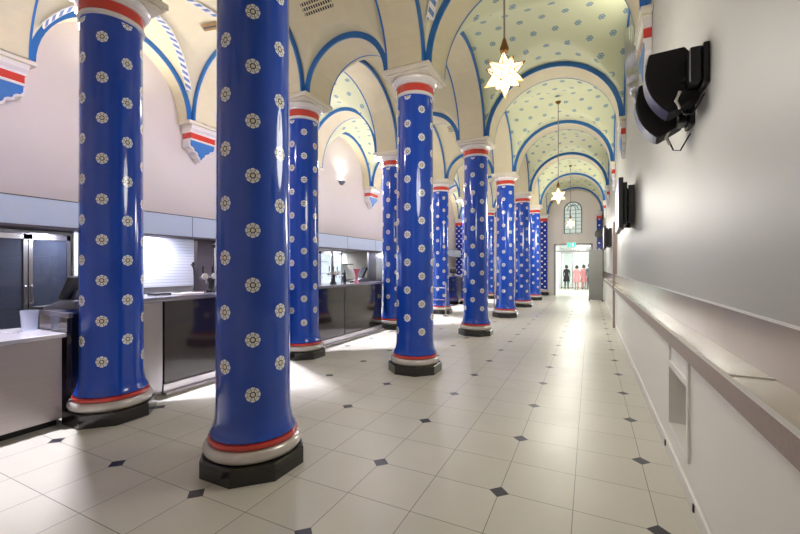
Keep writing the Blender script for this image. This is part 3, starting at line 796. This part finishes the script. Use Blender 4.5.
MB().box(-.205, .205, -.024, -.02, -.105, .105).build('green_face', 'sign_green', t)
fg = MB().lathe([(.0,-.0),(.022,.0),(.022,.004),(.0,.004)], 12, mat=Matrix.Translation((-.05,-.026,.06)) @ Matrix.Rotation(PI/2,4,'X'))
fg.tube([(-.05,-.027,.035),(-.065,-.027,-.01)], .014, 6).tube([(-.065,-.027,-.01),(-.03,-.027,-.04),(-.045,-.027,-.08)], .009, 6).tube([(-.065,-.027,-.01),(-.10,-.027,-.04),(-.13,-.027,-.04)], .009, 6).tube([(-.05,-.027,.03),(-.01,-.027,.0)], .007, 6)
fg.box(.04, .1, -.028, -.024, -.085, .075).box(-.19,-.12,-.028,-.024,-.0,.012)
fg.build('running_figure', 'cap_white', t)
# arched window
t = thing('window_1', '', 'window')
for k in ('label', 'category'): del t[k]
struct(t)
poly = [(WX-WR_, WZ0), (WX+WR_, WZ0)]+[(WX+WR_*math.cos(PI*k/20), WZS+WR_*math.sin(PI*k/20)) for k in range(21)]
MB().prism(poly, YE+.18, YE+.19, lambda a, b, h: (a, h, b)).build('pane', 'window_glass', t)
fr = MB(); y = YE+.15
arc = lambda cx, cz, r, a0, a1, n=14: [(cx+r*math.cos(a0+(a1-a0)*k/n), y, cz+r*math.sin(a0+(a1-a0)*k/n)) for k in range(n+1)]
fr.tube(arc(WX, WZS, WR_-.02, 0, PI), .025, 6); fr.tube(arc(WX, WZS, .26, 0, PI), .016, 6)
fr.tube([(WX-.42, y, WZ0), (WX-.42, y, WZS)], .025, 6).tube([(WX+.42, y, WZ0), (WX+.42, y, WZS)], .025, 6).tube([(WX-.42, y, WZ0+.02), (WX+.42, y, WZ0+.02)], .025, 6)
for k in range(6): fr.tube([(WX-.42, y, WZS-.2*k), (WX+.42, y, WZS-.2*k)], .010, 5)
for dx in (-.14, .14): fr.tube([(WX+dx, y, WZ0), (WX+dx, y, WZS)], .016, 6)
fr.tube(arc(WX-.14, WZS, .28, 0, PI*.5), .014, 5); fr.tube(arc(WX+.14, WZS, .28, PI, PI*.5), .014, 5)
for a in (.25, .5, .75): fr.tube([(WX+.26*math.cos(PI*a), y, WZS+.26*math.sin(PI*a)), (WX+.42*math.cos(PI*a), y, WZS+.42*math.sin(PI*a))], .012, 5)
fr.build('tracery', 'window_lead', t)
MB().box(WX-.48, WX+.48, YE-.04, YE+.2, WZ0-.05, WZ0).build('sill', 'white_paint', t)
# corridor
struct(MB().box(DX0-.35, DX0-.2, YE+.25, 35, 0, 2.9).build('wall_corridor_left', 'corridor_white'))
struct(MB().box(DX1+.75, DX1+.9, YE+.25, 35, 0, 2.9).build('wall_corridor_right', 'corridor_white'))
struct(MB().box(-2.2, 1.1, 34.9, 35.05, 0, 2.9).build('wall_corridor_end', 'corridor_white'))
struct(MB().box(-2.2, 1.1, YE+.25, 35, 2.85, 2.95).build('ceiling_corridor', 'corridor_white'))
t = thing('door_2', '', 'door')
for k in ('label', 'category'): del t[k]
struct(t)
for k in range(4):
    x = -1.85+k*.72
    MB().box(x, x+.05, 30.0, 30.06, 0, 2.5).build('door_frame', 'steel', t)
    MB().box(x+.05, x+.72, 30.02, 30.03, .08, 2.45).build('pane', 'corridor_glass', t)
MB().box(-1.9, .85, 30.0, 30.06, 2.45, 2.52).box(-1.9, .85, 30.0, 30.06, 0, .07).build('rail', 'steel', t)
for k, yy in enumerate((24.5, 27.5)):
    o = MB().box(-1.2, .2, yy-.08, yy+.08, 2.80, 2.85).build('ceiling_tube_light', 'tube_light')
    tag(o, ('nearer', 'farther')[k]+' bright strip light on the corridor ceiling beyond the doorway', 'ceiling light', 'corridor strip lights')
area('corridor_light', (-.5, 25.5, 2.78), 75, 1.2, 4, (.93, 1, .97)); area('corridor_light', (-.5, 31.5, 2.78), 45, 1.2, 4, (.95, 1, .98))
# grey standing panel
t = thing('grey_screen', 'tall grey freestanding panel on feet at the right of the far doorway', 'screen', (.23, 19.2, 0))
MB().box(-.28, .27, -.02, .02, .08, 2.27).build('panel', 'panel_grey', t, bevel=.006)
MB().box(-.28, -.24, -.2, .2, 0, .09).build('foot', 'black_plastic', t); MB().box(.23, .27, -.2, .2, 0, .09).build('foot', 'black_plastic', t)
MB().box(-.28, .27, -.015, .015, .05, .08).build('bottom_rail', 'steel', t)

# people beyond the doorway
def person(label, x, y, rz, mt, hgt, stride):
    me = bpy.data.meshes.new('person'); k = hgt/1.72
    J = [((0,0,.93),.13),((0,0,1.12),.12),((0,0,1.32),.145),((0,0,1.44),.08),((0,-.01,1.50),.052),((0,-.015,1.58),.085),((0,-.01,1.66),.08),
         ((.17,0,1.38),.055),((.22,stride*.1,1.12),.042),((.21,-.08+stride*.1,.88),.032),((.205,-.10+stride*.1,.80),.03),
         ((-.17,0,1.38),.055),((-.22,-stride*.1,1.12),.042),((-.21,-.08-stride*.1,.88),.032),((-.205,-.10-stride*.1,.80),.03),
         ((.09,0,.86),.095),((.10,-stride*.18,.48),.065),((.10,-stride*.12,.09),.042),((.10,-.13-stride*.12,.035),.035),
         ((-.09,0,.86),.095),((-.10,stride*.12,.48),.065),((-.10,stride*.3,.09),.042),((-.10,-.13+stride*.3,.035),.035)]
    E = [(0,1),(1,2),(2,3),(3,4),(4,5),(5,6),(2,7),(7,8),(8,9),(9,10),(2,11),(11,12),(12,13),(13,14),(0,15),(15,16),(16,17),(17,18),(0,19),(19,20),(20,21),(21,22)]
    me.from_pydata([tuple(c*k for c in j[0]) for j in J], E, [])
    o = bpy.data.objects.new('tmp', me); COL.objects.link(o)
    o.modifiers.new('skin', 'SKIN'); 
    for i, v in enumerate(me.skin_vertices[0].data): v.radius = (J[i][1]*k, J[i][1]*k*.85)
    me.skin_vertices[0].data[0].use_root = True
    sb = o.modifiers.new('sub', 'SUBSURF'); sb.levels = 2; sb.render_levels = 2
    dg = bpy.context.evaluated_depsgraph_get(); nm = bpy.data.meshes.new_from_object(o.evaluated_get(dg)); bpy.data.objects.remove(o)
    nm.materials.clear(); nm.materials.append(M[mt]); nm.materials.append(M['skin']); nm.materials.append(M['black_plastic'])
    for p_ in nm.polygons:
        c = p_.center; p_.use_smooth = True
        p_.material_index = 1 if c.z > 1.47*k or (abs(c.x) > .17*k and c.z < .9*k) else 2 if c.z < .09*k else 0
    t_ = bpy.data.objects.new('person', nm); COL.objects.link(t_); t_.location = (x, y, 0); t_.rotation_euler = (0, 0, rz); tag(t_, label, 'person', 'people beyond the far doorway')
    MB().lathe([(.0, 1.70*k+.035), (.06, 1.69*k+.03), (.098, 1.63*k+.02), (.102, 1.56*k+.02), (.09, 1.50*k)], 18, c=(0, .022, 0), cap=False).build('hair', 'hair_dark', t_, smooth=True)
    if mt != 'cloth_slate':
        MB().lathe([(.15*k, .98*k), (.19*k, .86*k), (.23*k, .55*k), (.225*k, .55*k)], 20, cap=False).build('skirt', mt, t_, smooth=True)
person('person in a long black dress standing left of centre beyond the doorway', -1.42, 28.6, .2, 'cloth_black', 1.62, 0)
person('person in pink clothing standing beyond the doorway, left one of two', -.78, 27.9, -.3, 'cloth_pink', 1.6, .3)
person('person in pink clothing standing close beside another, right one of two', -.36, 28.5, .4, 'cloth_pink', 1.64, .2)
person('person in slate grey clothes at the right of the doorway by the grey panel', -.02, 28.0, .1, 'cloth_slate', 1.72, .6)

# ------------------------------------------------------------------ light
for y in (2.9, 4.3, 6.9, 10.3, 13.6, 17): area('bar_downlight', (-6.9+.08, y, 2.03), 17, .10, .7, (.80, .84, 1.0), (-.25, 0, -1))
area('kitchen_light', (-7.6, 11.2, 2.03), 40, .5, 1.6, (.9, .95, 1))
area('bar_end_light', (-7.5, 15.6, 2.03), 0.1, .3, 3, (.9, .95, 1))
for y, pw in ((3.6, 45), (10.3, 80), (17.0, 110)): point('star_bulb', (SX, y, 2.95), pw, (1, .96, .88), .48)
# uplighter lamps: in the wall trough and on the aisle capitals
spot('trough_light', (WR-.08, 6.45, 4.8), 30, (1, .95, .86), 2.4, .9, (-.3, 0, 1), .06)
w_ = bpy.data.worlds.new('World'); S.world = w_; w_.use_nodes = True
w_.node_tree.nodes['Background'].inputs[0].default_value = (.8, .85, .9, 1); w_.node_tree.nodes['Background'].inputs[1].default_value = .3

# ------------------------------------------------------------------ camera
cd = bpy.data.cameras.new('camera'); cam = bpy.data.objects.new('camera', cd); COL.objects.link(cam); S.camera = cam
cd.sensor_width = 36; cd.lens = 36*390/800; cd.clip_start = .05; cd.clip_end = 100
cam.location = (0, 0, 1.5); cam.rotation_euler = (PI/2, 0, math.atan(190/390))
S.view_settings.view_transform = 'Standard'; S.view_settings.look = 'None'; S.view_settings.gamma = 1; S.view_settings.exposure = .93
S.view_settings.use_curve_mapping = False
S.cycles.use_denoising = True; S.cycles.max_bounces = 8; S.cycles.diffuse_bounces = 5; S.cycles.glossy_bounces = 4; S.cycles.sample_clamp_indirect = 6; S.cycles.caustics_reflective = False; S.cycles.caustics_refractive = False
